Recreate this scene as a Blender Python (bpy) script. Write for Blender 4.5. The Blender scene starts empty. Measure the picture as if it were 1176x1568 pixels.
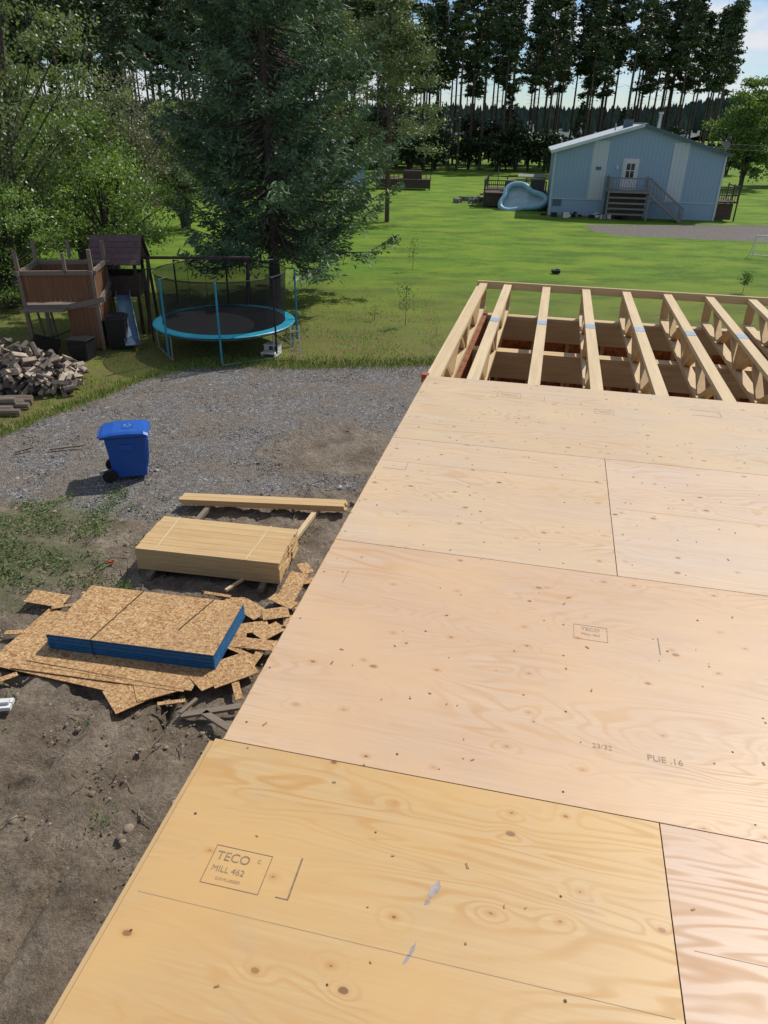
import bpy, math, random
import numpy as np
from mathutils import Vector, Matrix, Euler, noise as mn
random.seed(7); R=np.random.default_rng(7)
rad=math.radians
scene=bpy.context.scene
col=scene.collection

# ------------------------------------------------------------------ helpers
def link(o,parent=None):
    col.objects.link(o)
    if parent is not None: o.parent=parent
    return o
def empty(name,loc=(0,0,0),rz=0,parent=None):
    o=bpy.data.objects.new(name,None); o.location=loc; o.rotation_euler=(0,0,rad(rz)); o.empty_display_size=.2
    return link(o,parent)

class NT:
    def __init__(s,name):
        s.m=bpy.data.materials.new(name); s.m.use_nodes=True
        s.t=s.m.node_tree; s.n=s.t.nodes; s.l=s.t.links
        s.b=s.n['Principled BSDF']; s.out=s.n['Material Output']
    def _set(s,sock,v):
        if v is None: return
        if hasattr(v,'is_output'): s.l.new(v,sock)
        elif isinstance(v,(tuple,list)) and len(v)==3 and sock.type=='RGBA': sock.default_value=(*v,1)
        else: sock.default_value=v
    def coord(s,kind='Object',scale=(1,1,1),rot=(0,0,0),loc=None):
        tc=s.n.new('ShaderNodeTexCoord'); mp=s.n.new('ShaderNodeMapping')
        s.l.new(tc.outputs[kind],mp.inputs[0]); mp.inputs['Scale'].default_value=scale; mp.inputs['Rotation'].default_value=rot
        if loc is not None: s._set(mp.inputs['Location'],loc)
        return mp.outputs[0]
    def noise(s,vec,scale=5,detail=4,rough=.5,dist=0):
        n=s.n.new('ShaderNodeTexNoise'); s._set(n.inputs['Vector'],vec); n.inputs['Scale'].default_value=scale
        n.inputs['Detail'].default_value=detail; n.inputs['Roughness'].default_value=rough; n.inputs['Distortion'].default_value=dist
        return n.outputs['Fac']
    def vor(s,vec,scale=5,out='Distance',feature='F1',dim='3D'):
        n=s.n.new('ShaderNodeTexVoronoi'); n.voronoi_dimensions=dim; n.feature=feature; s._set(n.inputs['Vector'],vec); n.inputs['Scale'].default_value=scale
        return n.outputs[out]
    def ramp(s,fac,stops,interp='LINEAR'):
        n=s.n.new('ShaderNodeValToRGB'); s._set(n.inputs[0],fac); cr=n.color_ramp; cr.interpolation=interp
        while len(cr.elements)<len(stops): cr.elements.new(.5)
        for e,(p,c) in zip(cr.elements,stops):
            e.position=p; e.color=(c,c,c,1) if isinstance(c,(int,float)) else (*c,1)
        return n.outputs[0]
    def math(s,op,a,b=None,c=None,clamp=False):
        n=s.n.new('ShaderNodeMath'); n.operation=op; n.use_clamp=clamp
        s._set(n.inputs[0],a); s._set(n.inputs[1],b)
        if c is not None: s._set(n.inputs[2],c)
        return n.outputs[0]
    def mix(s,fac,a,b,mode='MIX'):
        n=s.n.new('ShaderNodeMix'); n.data_type='RGBA'; n.blend_type=mode
        s._set(n.inputs[0],fac); s._set(n.inputs[6],a); s._set(n.inputs[7],b); return n.outputs[2]
    def attr(s,name,out='Fac'):
        n=s.n.new('ShaderNodeAttribute'); n.attribute_name=name; return n.outputs[out]
    def sep(s,v):
        n=s.n.new('ShaderNodeSeparateXYZ'); s.l.new(v,n.inputs[0]); return n.outputs
    def bump(s,h,strength=.3,dist=.02):
        n=s.n.new('ShaderNodeBump'); s._set(n.inputs['Height'],h); n.inputs['Strength'].default_value=strength; n.inputs['Distance'].default_value=dist
        s.l.new(n.outputs[0],s.b.inputs['Normal'])
    def fin(s,color=None,rough=.7,spec=.3,metal=0):
        s._set(s.b.inputs['Base Color'],color); s._set(s.b.inputs['Roughness'],rough)
        s.b.inputs['Specular IOR Level'].default_value=spec; s.b.inputs['Metallic'].default_value=metal
        return s.m

def simple(name,c,rough=.6,var=.25,scale=6,spec=.3,metal=0,bump=0,bs=40):
    t=NT(name); v=t.coord()
    n=t.noise(v,scale,5,.6)
    a=tuple(x*(1-var) for x in c); b=tuple(min(1,x*(1+var)) for x in c)
    cc=t.ramp(n,[(.3,a),(.7,b)])
    cc=t.mix(t.math('MULTIPLY',t.attr('rnd'),.35),cc,tuple(x*.55 for x in c))
    if bump: t.bump(t.noise(v,bs,4,.6),bump,.01)
    return t.fin(cc,rough,spec,metal)

def lumber(name,c,axis='X',dark=.72):
    t=NT(name)
    sc={'X':(1.2,22,22),'Y':(22,1.2,22),'Z':(22,22,1.2)}[axis]
    v=t.coord(scale=sc); n=t.noise(v,1.2,5,.6,.6); n2=t.noise(t.coord(),3,3)
    cc=t.ramp(n,[(.3,tuple(x*dark for x in c)),(.65,c)])
    cc=t.mix(t.math('MULTIPLY',n2,.3),cc,(c[0]*.8,c[1]*.62,c[2]*.45))
    cc=t.mix(t.math('MULTIPLY',t.attr('rnd'),.45),cc,(c[0]*.72,c[1]*.62,c[2]*.5))
    t.bump(n,.15,.004)
    return t.fin(cc,.65,.25)

def foliage(name,c1,c2,trans=.25,rough=.5,spec=.35):
    t=NT(name); r=t.attr('rnd'); n=t.noise(t.coord(),.55,3)
    f=t.math('ADD',t.math('MULTIPLY',r,.65),t.math('MULTIPLY',n,.45),clamp=True)
    cc=t.ramp(f,[(.15,c1),(.85,c2)])
    t.fin(cc,rough,spec)
    if trans>0:
        tr=t.n.new('ShaderNodeBsdfTranslucent'); t._set(tr.inputs[0],t.mix(1.0,cc,(1.5,1.6,.6),'MULTIPLY'))
        mx=t.n.new('ShaderNodeMixShader'); mx.inputs[0].default_value=trans
        t.l.new(t.b.outputs[0],mx.inputs[1]); t.l.new(tr.outputs[0],mx.inputs[2]); t.l.new(mx.outputs[0],t.out.inputs[0])
    return t.m

class MB:
    def __init__(s): s.v=[]; s.f=[]; s.m=[]; s.r=[]
    def add(s,vs,fs,m=0,r=None):
        o=len(s.v); s.v+= [tuple(v) for v in vs]; r=random.random() if r is None else r
        for f in fs: s.f.append([i+o for i in f]); s.m.append(m); s.r.append(r)
    def box(s,c,d,rot=(0,0,0),m=0,taper=1.0,r=None):
        x,y,z=d[0]/2,d[1]/2,d[2]/2; M=Euler([rad(a) for a in rot]).to_matrix(); C=Vector(c)
        vs=[]
        for sz in(-1,1):
            k=taper if sz<0 else 1
            for sx,sy in((-1,-1),(1,-1),(1,1),(-1,1)): vs.append(C+M@Vector((sx*x*k,sy*y*k,sz*z)))
        s.add(vs,[(3,2,1,0),(4,5,6,7),(0,1,5,4),(1,2,6,5),(2,3,7,6),(3,0,4,7)],m,r)
    def beam(s,p0,p1,w,h,m=0,r=None,up=(0,0,1)):
        p0=Vector(p0);p1=Vector(p1); d=(p1-p0); d.normalize(); U=Vector(up)
        if abs(d.dot(U))>.98: U=Vector((0,1,0))
        a=d.cross(U).normalized()*w/2; b=a.cross(d).normalized()*h/2
        vs=[p+i*a+j*b for p in(p0,p1) for i,j in((-1,-1),(1,-1),(1,1),(-1,1))]
        s.add(vs,[(3,2,1,0),(4,5,6,7),(0,1,5,4),(1,2,6,5),(2,3,7,6),(3,0,4,7)],m,r)
    def tube(s,p0,p1,r0,r1=None,n=10,m=0,r=None,cap=True):
        r1=r0 if r1 is None else r1; p0=Vector(p0);p1=Vector(p1); d=(p1-p0).normalized()
        U=Vector((0,0,1)) if abs(d.z)<.9 else Vector((1,0,0)); a=d.cross(U).normalized(); b=a.cross(d)
        vs=[]
        for p,rr in((p0,r0),(p1,r1)):
            for i in range(n):
                t=2*math.pi*i/n; vs.append(p+a*rr*math.cos(t)+b*rr*math.sin(t))
        fs=[(i,(i+1)%n,n+(i+1)%n,n+i) for i in range(n)]
        if cap: fs+=[tuple(range(n))[::-1],tuple(range(n,2*n))]
        s.add(vs,fs,m,r)
    def lathe_ring(s,cx,cy,prof,n=48,m=0,closed=True,r=.3):
        vs=[];k=len(prof)
        for i in range(n):
            t=2*math.pi*i/n
            for (rr,z) in prof: vs.append((cx+rr*math.cos(t),cy+rr*math.sin(t),z))
        fs=[]
        for i in range(n):
            j=(i+1)%n
            for q in range(k if closed else k-1):
                w=(q+1)%k; fs.append((i*k+q,j*k+q,j*k+w,i*k+w))
        s.add(vs,fs,m,r)
    def obj(s,name,mats,parent=None,loc=(0,0,0),rz=0,smooth=False,bevel=0):
        me=bpy.data.meshes.new(name); me.from_pydata(s.v,[],s.f)
        for m in mats: me.materials.append(m)
        me.polygons.foreach_set('material_index',s.m)
        a=me.attributes.new('rnd','FLOAT','FACE'); a.data.foreach_set('value',s.r)
        if smooth: me.polygons.foreach_set('use_smooth',[True]*len(s.f))
        me.update(); o=bpy.data.objects.new(name,me); o.location=loc; o.rotation_euler=(0,0,rad(rz))
        if bevel:
            b=o.modifiers.new('bevel','BEVEL'); b.width=bevel; b.segments=2; b.limit_method='ANGLE'
        return link(o,parent)

class Q:   # fast numpy mesh of quads
    def __init__(s): s.V=[];s.F=[];s.M=[];s.Rn=[];s.n=0
    def add(s,V,F,m,r):
        s.V.append(V); s.F.append(F+s.n); s.n+=len(V); s.M.append(np.full(len(F),m)); s.Rn.append(np.broadcast_to(r,(len(F),)).astype(float))
    def leaves(s,C,A,B,m,r):
        n=len(C); V=np.stack([C-A,C-B,C+A,C+B],1).reshape(-1,3); s.add(V,np.arange(4*n).reshape(n,4),m,r)
    def tube(s,P,rr,n=6,m=0,r=.5):
        P=np.array(P,float); V=[]
        for i in range(len(P)):
            d=P[min(i+1,len(P)-1)]-P[max(i-1,0)]; d=d/np.linalg.norm(d)
            u=np.array([0,0,1.]) if abs(d[2])<.9 else np.array([1.,0,0]); a=np.cross(d,u); a/=np.linalg.norm(a); b=np.cross(a,d)
            t=np.arange(n)*2*math.pi/n
            V.append(P[i]+rr[i]*(np.cos(t)[:,None]*a+np.sin(t)[:,None]*b))
        V=np.concatenate(V); F=[]
        for i in range(len(P)-1):
            for k in range(n): F.append((i*n+k,i*n+(k+1)%n,(i+1)*n+(k+1)%n,(i+1)*n+k))
        s.add(V,np.array(F),m,r)
    def mesh(s,name,mats):
        V=np.concatenate(s.V);F=np.concatenate(s.F);M=np.concatenate(s.M);Rr=np.concatenate(s.Rn)
        me=bpy.data.meshes.new(name); me.vertices.add(len(V)); me.vertices.foreach_set('co',V.astype(np.float32).ravel())
        me.loops.add(F.size); me.loops.foreach_set('vertex_index',F.astype(np.int32).ravel())
        me.polygons.add(len(F)); me.polygons.foreach_set('loop_start',np.arange(0,F.size,F.shape[1],dtype=np.int32))
        for m in mats: me.materials.append(m)
        me.update(calc_edges=True)
        me.polygons.foreach_set('material_index',M.astype(np.int32))
        a=me.attributes.new('rnd','FLOAT','FACE'); a.data.foreach_set('value',Rr.astype(np.float32))
        me.validate(); return me
def unit(a): return a/np.maximum(np.linalg.norm(a,axis=-1,keepdims=True),1e-6)
def rvec(n): return unit(R.normal(size=(n,3)))

# ------------------------------------------------------------------ materials
W_new=(.64,.46,.24)
m_lx=lumber('lumber_x',W_new,'X'); m_ly=lumber('lumber_y',W_new,'Y'); m_lz=lumber('lumber_z',W_new,'Z')
m_pale=lumber('pale_lumber',(.72,.58,.37),'Y'); m_palex=lumber('pale_lumber_x',(.66,.52,.30),'X')
m_oldw=lumber('weathered_wood',(.24,.20,.165),'X'); m_red=lumber('cedar_wood',(.22,.11,.06),'Z')
m_black=simple('black_plastic',(.02,.02,.022),.45)
m_white=simple('white_paint',(.72,.72,.72),.5,.08)
m_bark=simple('bark',(.11,.09,.075),.9,.4,12,.1,0,.6,20)
m_pbark=simple('pine_bark',(.12,.085,.065),.9,.4,5,.1)
m_steel=simple('galvanised_steel',(.45,.46,.47),.4,.15,8,.5,.6)

def osb(name,tint=(1,1,1)):
    t=NT(name); v=t.coord(scale=(1,1,1)); d=t.noise(v,7,2)
    v1=t.coord(scale=(1,2.6,1),rot=(0,0,.6)); v2=t.coord(scale=(2.4,1,1),rot=(0,0,.35))
    c1=t.vor(v1,22,'Color'); c2=t.vor(v2,28,'Color')
    f=t.math('MULTIPLY',t.math('ADD',t.sep(c1)[0],t.sep(c2)[1]),.5)
    cc=t.ramp(f,[(.1,(.20,.09,.035)),(.35,(.37,.205,.085)),(.6,(.50,.31,.14)),(.9,(.66,.47,.25))])
    cc=t.mix(t.ramp(t.noise(v,1.7,4),[(.4,0),(.7,.35)]),cc,(.34,.20,.10))
    cc=t.mix(1.0,cc,tint,'MULTIPLY'); t.bump(f,.3,.004)
    return t.fin(cc,.6,.3)
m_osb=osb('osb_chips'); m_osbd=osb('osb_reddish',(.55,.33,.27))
m_blue_edge=simple('blue_edge_paint',(.02,.12,.28),.6,.2,10)
m_bluebin=simple('blue_bin_plastic',(.012,.095,.42),.4,.12,5,.45)

# plywood
def plywood():
    t=NT('plywood'); oi=t.n.new('ShaderNodeObjectInfo')
    tc=t.n.new('ShaderNodeTexCoord'); off=t.n.new('ShaderNodeVectorMath'); off.operation='ADD'
    t.l.new(tc.outputs['Object'],off.inputs[0])
    cm=t.n.new('ShaderNodeCombineXYZ'); r=t.math('MULTIPLY',oi.outputs['Random'],37.0); t.l.new(r,cm.inputs[0]); t.l.new(r,cm.inputs[1]); t.l.new(cm.outputs[0],off.inputs[1])
    P=off.outputs[0]
    def mp(sc):
        m=t.n.new('ShaderNodeMapping'); t.l.new(P,m.inputs[0]); m.inputs['Scale'].default_value=sc; return m.outputs[0]
    KV=mp((.8,1.25,1))
    kd=t.vor(KV,5.2,dim='2D'); kc=t.sep(t.vor(KV,5.2,'Color',dim='2D'))
    on=t.math('GREATER_THAN',kc[0],.42)
    kn=t.noise(mp((1,1,1)),26,2)
    kdd=t.math('ADD',kd,t.math('MULTIPLY',t.math('SUBTRACT',kn,.5),.05))
    warp=t.math('MULTIPLY',t.ramp(kdd,[(0,1),(.30,0)],'EASE'),on)
    n1=t.noise(mp((.60,3.2,1)),1.0,3,.5,.55)
    n1=t.math('ADD',n1,t.math('MULTIPLY',warp,.055))
    rings=t.math('SINE',t.math('MULTIPLY',n1,170.0))
    amp=t.ramp(t.noise(mp((.5,1.8,1)),1.7,4,.6),[(.40,.12),(.60,1)])
    line=t.ramp(rings,[(.0,0),(.98,1)])
    fine=t.noise(mp((3,120,1)),1,4,.6); mid=t.noise(mp((1.2,18,1)),1,4,.6); bl=t.noise(mp((1,1.4,1)),2.2,3)
    base=oi.outputs['Color']
    c=t.mix(t.math('MULTIPLY',line,amp),base,t.mix(1.0,base,(.86,.67,.42),'MULTIPLY'))
    c=t.mix(t.ramp(fine,[(.35,.4),(.7,0)]),c,t.mix(1.0,base,(.78,.66,.52),'MULTIPLY'))
    c=t.mix(t.ramp(mid,[(.35,.55),(.65,0)]),c,t.mix(1.0,base,(.87,.76,.62),'MULTIPLY'))
    c=t.mix(t.ramp(bl,[(.42,0),(.68,.75)]),c,t.mix(1.0,base,(1.03,.93,.74),'MULTIPLY'))
    bl2=t.noise(mp((1,1,1)),1.1,4,.6); c=t.mix(t.ramp(bl2,[(.45,0),(.75,.5)]),c,t.mix(1.0,base,(.94,.80,.68),'MULTIPLY'))
    halo=t.math('MULTIPLY',t.ramp(kdd,[(0,1),(.11,0)],'EASE'),on)
    c=t.mix(t.math('MULTIPLY',halo,.65),c,t.mix(1.0,base,(.80,.54,.30),'MULTIPLY'))
    kr=t.math('MULTIPLY',t.math('POWER',kc[1],2.6),.045)
    core=t.math('MULTIPLY',t.ramp(t.math('SUBTRACT',kdd,t.math('ADD',kr,.007)),[(0,1),(.012,0)]),on)
    c=t.mix(t.math('MULTIPLY',core,t.math('ADD',.5,t.math('MULTIPLY',kc[2],.4))),c,(.15,.075,.035))
    du=t.noise(mp((1,1,1)),6,7,.75,.3); c=t.mix(t.ramp(du,[(.55,0),(.75,.30)]),c,(.40,.34,.28))
    t.bump(t.math('ADD',t.math('MULTIPLY',rings,.2),fine),.10,.002)
    return t.fin(c,t.ramp(t.math('MULTIPLY',line,amp),[(0,.44),(1,.58)]),.36)
m_ply=plywood()
m_edge=simple('plywood_edge',(.38,.24,.12),.8,.3,30)
m_ink=simple('stamp_ink',(.25,.175,.12),.8,.35,60); m_inkf=simple('faint_ink',(.35,.26,.19),.8,.25,60)
m_veneer=simple('veneer_joint',(.42,.30,.19),.8,.25)
m_screw=simple('screw_hole',(.10,.06,.04),.7,.2)
m_smear=simple('grey_smear',(.36,.31,.29),.8,.3,30)

# ------------------------------------------------------------------ ground
def lerp(x,pts):
    xs,ys=zip(*pts); return np.interp(x,xs,ys)
TOP=[(-40,12),(-14,13.3),(-10.6,14.5),(-9.15,15.6),(-8.5,17.0),(-7.75,18.4),(-7.0,20.0),(-6.03,21.2),(-4.5,21.6),(-2.84,21.4),(.98,21.9),(8,22.4),(14,22),(16,-90),(900,-90)]
LOW=[(-40,11.4),(-14,11.6),(-7.5,12.5),(-4.5,11.8),(-2.74,12.9),(-.8,13.3),(4,13.6),(14,14)]
xs=np.concatenate([np.linspace(-1500,-70,14),np.arange(-60,-10,2),np.arange(-10,3,.07),np.arange(3,40,.8),np.arange(40,76,3),np.linspace(80,1500,14)])
ys=np.concatenate([np.arange(-90,3,4),np.arange(3.2,14,.055),np.arange(14,24,.14),np.arange(24,80,.8),np.arange(80,200,6),np.linspace(205,2200,18)])
X,Y=np.meshgrid(xs,ys); n=X.size
fx=X.ravel(); fy=Y.ravel()
def sm(a,b,v): t=np.clip((v-a)/(b-a),0,1); return t*t*(3-2*t)
def masks(x,y):
    top=lerp(x,TOP); low=lerp(x,LOW)
    lawn=sm(-.35,.35,y-top)
    dirt=sm(-.6,.6,low-y)*(1-lawn)
    patch=np.clip(1-np.hypot((x+.8)/3.2,(y-15.2)/2.4),0,1)
    dirt=np.maximum(dirt,sm(0,.7,patch)*(1-lawn)*.75)
    dw=sm(-.8,.8,y-np.interp(x,[13,15.5,25,45,300],[60,52.8,51.0,48,20]))*sm(-.8,.8,np.interp(x,[13,15,30,45,300],[57.5,58.5,60.3,61,40])-y)*sm(13.5,15.5,x)
    lawn=lawn*(1-dw)
    weed=np.clip(1.15-np.hypot((x+6.6)/2.4,(y-10.5)/2.1),0,1)+np.clip(1.1-np.hypot((x+9)/3.2,(y-9)/3.6),0,1)+.5*np.clip(1-np.hypot((x+6.0)/1.8,(y-12.2)/1.0),0,1)
    weed=np.clip(weed,0,1)
    return lawn,dirt,weed
L,D,Wd=masks(fx,fy)
Z=np.zeros(n)
near=(fx>-10.2)&(fx<3.1)&(fy<24.5)&(fy>3)
for i in np.nonzero(near)[0]:
    x,y=float(fx[i]),float(fy[i])
    a=mn.fractal(Vector((x*.8,y*.8,1.3)),1,2,3)
    if D[i]>.05:
        b=mn.fractal(Vector((x*3.2,y*2.6,4)),1,2,3); c_=abs(mn.noise(Vector((x*6,y*6,3)))); e_=abs(mn.noise(Vector((x*13,y*13,8))))
        Z[i]=D[i]*(.05*a+.065*b-.07*c_-.035*e_)+(1-D[i])*.02*a
    else: Z[i]=.02*a
    t=(x-.3)*.9774-(y-5.15)*.2113
    if y<9.5:
        w=mn.noise(Vector((y*.9,0,7)))*.25; fd=min(1,(9.5-y)/1.5)
        Z[i]-=fd*.20*math.exp(-((t+3.35+w)/.07)**2)*(.65+.35*math.sin(y*2.1))
        for c0,ph in ((4.45,0),(5.6,1.1)):
            br=.55+.8*mn.noise(Vector((x*2,y*2,11)))
            k=math.exp(-(((t+c0+w*.6)/.24)**4))*max(0,br)*fd; Z[i]-=k*(.06+.075*math.sin(y*21+ph+4*t)); k=math.exp(-(((abs(t+c0+w*.6)-.34)/.09)**2))*fd; Z[i]+=.06*k*max(0,br)
    else:
        for r0 in (13.0,14.6):
            dd=math.hypot(x+1.5,y-29)-r0; Z[i]-=.03*math.exp(-(dd/.3)**2)*(1-L[i])
Z-=.02
me=bpy.data.meshes.new('ground'); V=np.stack([fx,fy,Z],1)
nx,ny=len(xs),len(ys); idx=np.arange(n).reshape(ny,nx)
F=np.stack([idx[:-1,:-1],idx[:-1,1:],idx[1:,1:],idx[1:,:-1]],-1).reshape(-1,4)
me.vertices.add(n); me.vertices.foreach_set('co',V.astype(np.float32).ravel()); me.loops.add(F.size); me.loops.foreach_set('vertex_index',F.astype(np.int32).ravel())
me.polygons.add(len(F)); me.polygons.foreach_set('loop_start',np.arange(0,F.size,4,dtype=np.int32)); me.update(calc_edges=True)
me.polygons.foreach_set('use_smooth',np.ones(len(F),bool))
ca=me.color_attributes.new('mask','FLOAT_COLOR','POINT'); ca.data.foreach_set('color',np.stack([L,D,Wd,np.ones(n)],1).astype(np.float32).ravel())
t=NT('ground_cover'); v=t.coord(); mk=t.sep(t.attr('mask','Color'))
nb=t.noise(v,1.6,6,.65); nb2=t.noise(v,7,4,.65)
def thr(m,amt=.55,w=.08):
    s_=t.math('ADD',m,t.math('MULTIPLY',t.math('SUBTRACT',nb,.5),amt)); s_=t.math('ADD',s_,t.math('MULTIPLY',t.math('SUBTRACT',nb2,.5),amt))
    return t.ramp(s_,[(.5-w,0),(.5+w,1)])
lawnF=thr(mk[0]); dirtF=thr(mk[1],.8,.22); weedF=thr(mk[2],1.4,.14)
g1=t.noise(v,.22,5,.65); g2=t.noise(v,28,4,.7); g3=t.noise(v,2.2,6,.7); g4=t.noise(t.coord(scale=(.45,1,1),rot=(0,0,.2)),.55,6,.65)
lawnC=t.ramp(g2,[(.3,(.075,.155,.014)),(.55,(.135,.265,.022)),(.75,(.215,.345,.045))])
lawnC=t.mix(t.ramp(g1,[(.42,0),(.58,.75)]),lawnC,(.215,.31,.03)); lawnC=t.mix(t.ramp(g4,[(.46,0),(.60,.8)]),lawnC,(.075,.15,.018)); lawnC=t.mix(t.ramp(g3,[(.48,0),(.68,.6)]),lawnC,(.21,.21,.06))
sy=t.sep(v)[1]; dry=t.math('MULTIPLY',t.ramp(t.math('DIVIDE',sy,100.0),[(.23,1),(.38,0)]),t.ramp(g3,[(.3,.3),(.6,.95)])); lawnC=t.mix(dry,lawnC,(.20,.16,.065))
st=t.vor(v,26,'Color'); sd=t.vor(v,26); big_=t.noise(v,5,6,.75)
gv=t.ramp(t.sep(st)[0],[(0,(.105,.10,.096)),(.5,(.185,.176,.17)),(.85,(.26,.25,.242)),(1,(.46,.45,.44))])
gv=t.mix(t.ramp(t.noise(v,.8,6,.68),[(.40,0),(.58,.85)]),gv,(.215,.178,.14))
gv=t.mix(t.ramp(big_,[(.4,.5),(.6,0)]),gv,(.10,.09,.082))
dn=t.noise(v,1.3,8,.72); dc=t.ramp(dn,[(.32,(.17,.128,.088)),(.5,(.30,.24,.175)),(.68,(.43,.36,.275))])
dc=t.mix(t.ramp(t.noise(v,14,6,.75),[(.42,0),(.64,.7)]),dc,(.13,.098,.07)); dc=t.mix(t.ramp(t.noise(v,45,3,.7),[(.55,0),(.72,.5)]),dc,(.46,.41,.34))
wc=t.ramp(g2,[(.3,(.07,.11,.03)),(.7,(.15,.20,.07))])
c=t.mix(dirtF,gv,dc); c=t.mix(t.math('MULTIPLY',weedF,.45),c,wc); c=t.mix(lawnF,c,lawnC)
dh_=t.math('ADD',t.noise(v,5,8,.74),t.math('MULTIPLY',t.noise(v,22,5,.75),.6))
hh=t.mix(dirtF,t.math('MULTIPLY',t.ramp(sd,[(0,1),(.5,0)]),.30),dh_); hh=t.mix(lawnF,hh,t.math('MULTIPLY',g2,.6))
t.bump(hh,1.0,.10)
me.materials.append(t.fin(c,.9,.15)); link(bpy.data.objects.new('ground',me))

# stones and clods
def samp(nn,x0,x1,y0,y1): return R.uniform(x0,x1,nn),R.uniform(y0,y1,nn)
base=np.array([[1,0,0],[0,1,0],[-1,0,0],[0,-1,0],[.6,.6,.7],[-.6,.6,.7],[-.6,-.6,.7],[.6,-.6,.7]],float)
fq=np.array([[0,1,5,4],[1,2,6,5],[2,3,7,6],[3,0,4,7],[4,5,6,7]])
def pebbles(nm,x,y,s_,mat,z=-.02,flat=.8):
    N=len(x); ang=R.uniform(0,6.28,N); P=base[None]*R.uniform(.5,1.35,(N,8,3)); Px=P[:,:,0]*np.cos(ang)[:,None]-P[:,:,1]*np.sin(ang)[:,None]; Py=P[:,:,0]*np.sin(ang)[:,None]+P[:,:,1]*np.cos(ang)[:,None]
    VV=np.stack([Px,Py,P[:,:,2]*flat-.1],-1)*s_[:,None,None]; VV[:,:,0]+=x[:,None]; VV[:,:,1]+=y[:,None]; VV[:,:,2]+=z
    FF=(fq[None]+8*np.arange(N)[:,None,None]).reshape(-1,4); q=Q(); q.add(VV.reshape(-1,3),FF,0,np.repeat(R.random(N),5)); link(bpy.data.objects.new(nm,q.mesh(nm,[mat])))
x,y=samp(26000,-13,2,11,22.5); L_,D_,W_=masks(x,y); nz=np.array([mn.noise(Vector((float(a)*.9,float(b)*.9,5))) for a,b in zip(x,y)])
keep=(L_<.4)&(D_<.6)&(R.random(len(x))<.5+nz*1.3); x=x[keep];y=y[keep]
t=NT('gravel_stone'); m_stone=t.fin(t.ramp(t.attr('rnd'),[(0,(.09,.087,.084)),(.7,(.19,.183,.175)),(.93,(.28,.27,.26)),(1,(.50,.49,.48))]),.85,.2)
pebbles('gravel',x,y,R.uniform(.008,.024,len(x))*(1+1.3*(R.random(len(x))<.03)),m_stone)
x,y=samp(11000,-8,1,4,13.6); L_,D_,W_=masks(x,y); nz=np.array([mn.noise(Vector((float(a)*1.3,float(b)*1.3,2))) for a,b in zip(x,y)]); k=(R.random(len(x))<.4+nz*1.2)&(L_<.2); x=x[k];y=y[k]
t=NT('dirt_clod'); m_clod=t.fin(t.mix(t.noise(t.coord(),30,3),t.ramp(t.attr('rnd'),[(0,(.17,.13,.092)),(.85,(.31,.25,.185)),(1,(.46,.41,.34))]),(.22,.172,.125)),.95,.05)
pebbles('dirt_clods',x,y,R.uniform(.006,.022,len(x))*(1+2.2*(R.random(len(x))<.07)),m_clod,-.04,.8)

# grass tufts + weeds
m_grass=foliage('grass_blades',(.08,.145,.016),(.22,.30,.06),0)
m_weed=foliage('weed_leaves',(.06,.11,.025),(.15,.22,.065),.2)
def blades(nm,x,y,h,w,mat,lean=.5):
    N=len(x); C=np.stack([x,y,np.full(N,-.01)+h*.4],1); d=R.normal(size=(N,3)); d[:,2]=0; d=unit(d)
    A=unit(np.array([0,0,1.])+d*lean*R.random((N,1)))*(h*.55)[:,None]; B=np.cross(A,rvec(N)); B=unit(B)*(h*w)[:,None]
    q=Q(); q.leaves(C,A,B,0,R.random(N)); return link(bpy.data.objects.new(nm,q.mesh(nm,[mat])))
x,y=samp(110000,-13,2,13,32); L_,D_,W_=masks(x,y); f=np.exp(-np.maximum(y-20,0)/8)*.8; nz=np.array([mn.noise(Vector((float(a)*.7,float(b)*.7,15))) for a,b in zip(x,y)]); k=(L_>.35+R.normal(0,.2,len(x)))&(R.random(len(x))<f*(.65+nz))
blades('lawn_grass',x[k],y[k],R.uniform(.03,.08,k.sum()),.12,m_grass)
x,y=samp(70000,-12,-3.6,6.5,13.6); nz=np.array([mn.fractal(Vector((float(a)*1.6,float(b)*1.6,9)),1,2,4) for a,b in zip(x,y)]); L_,D_,W_=masks(x,y)
k=(W_*.9+nz*1.0>.60+R.normal(0,.10,len(x)))&(R.random(len(x))<.55)
x1,y1=x[k],y[k]; N=len(x1); C=np.stack([x1,y1,R.uniform(.0,.07,N)],1); A=rvec(N); A[:,2]=np.abs(A[:,2])*.7; A=unit(A)*R.uniform(.015,.05,(N,1)); B=unit(np.cross(A,rvec(N)))*.013
q=Q(); q.leaves(C,A,B,0,R.random(N)); link(bpy.data.objects.new('weeds',q.mesh('weeds',[m_weed])))
q=Q()
for (wx,wy,ws) in [(-4.9,6.1,.14),(-5.3,5.6,.10),(-4.1,9.5,.1),(-4.3,11.7,.14),(-3.9,11.3,.12),(-5.6,7.2,.12),(-6.0,6.6,.12),(-4.4,5.3,.09),(-3.6,12.2,.12),(-3.0,5.2,.07),(-5.6,12.9,.12),(-6.3,13.2,.14),(-7.2,13.6,.12),(-4.9,12.3,.1)]:
    k=45; C=np.stack([wx+R.normal(0,ws,k),wy+R.normal(0,ws,k),R.uniform(0,.06,k)],1); A=rvec(k); A[:,2]=np.abs(A[:,2]); A=unit(A)*R.uniform(.012,.04,(k,1)); q.leaves(C,A,unit(np.cross(A,rvec(k)))*.009,0,R.random(k))
link(bpy.data.objects.new('weed_plants',q.mesh('weed_plants',[m_weed])))
x=R.uniform(-13,2,8000); y=lerp(x,TOP)+R.normal(.25,.35,8000); blades('border_grass',x,y,R.uniform(.05,.17,8000),.07,m_grass,.8)

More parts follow.
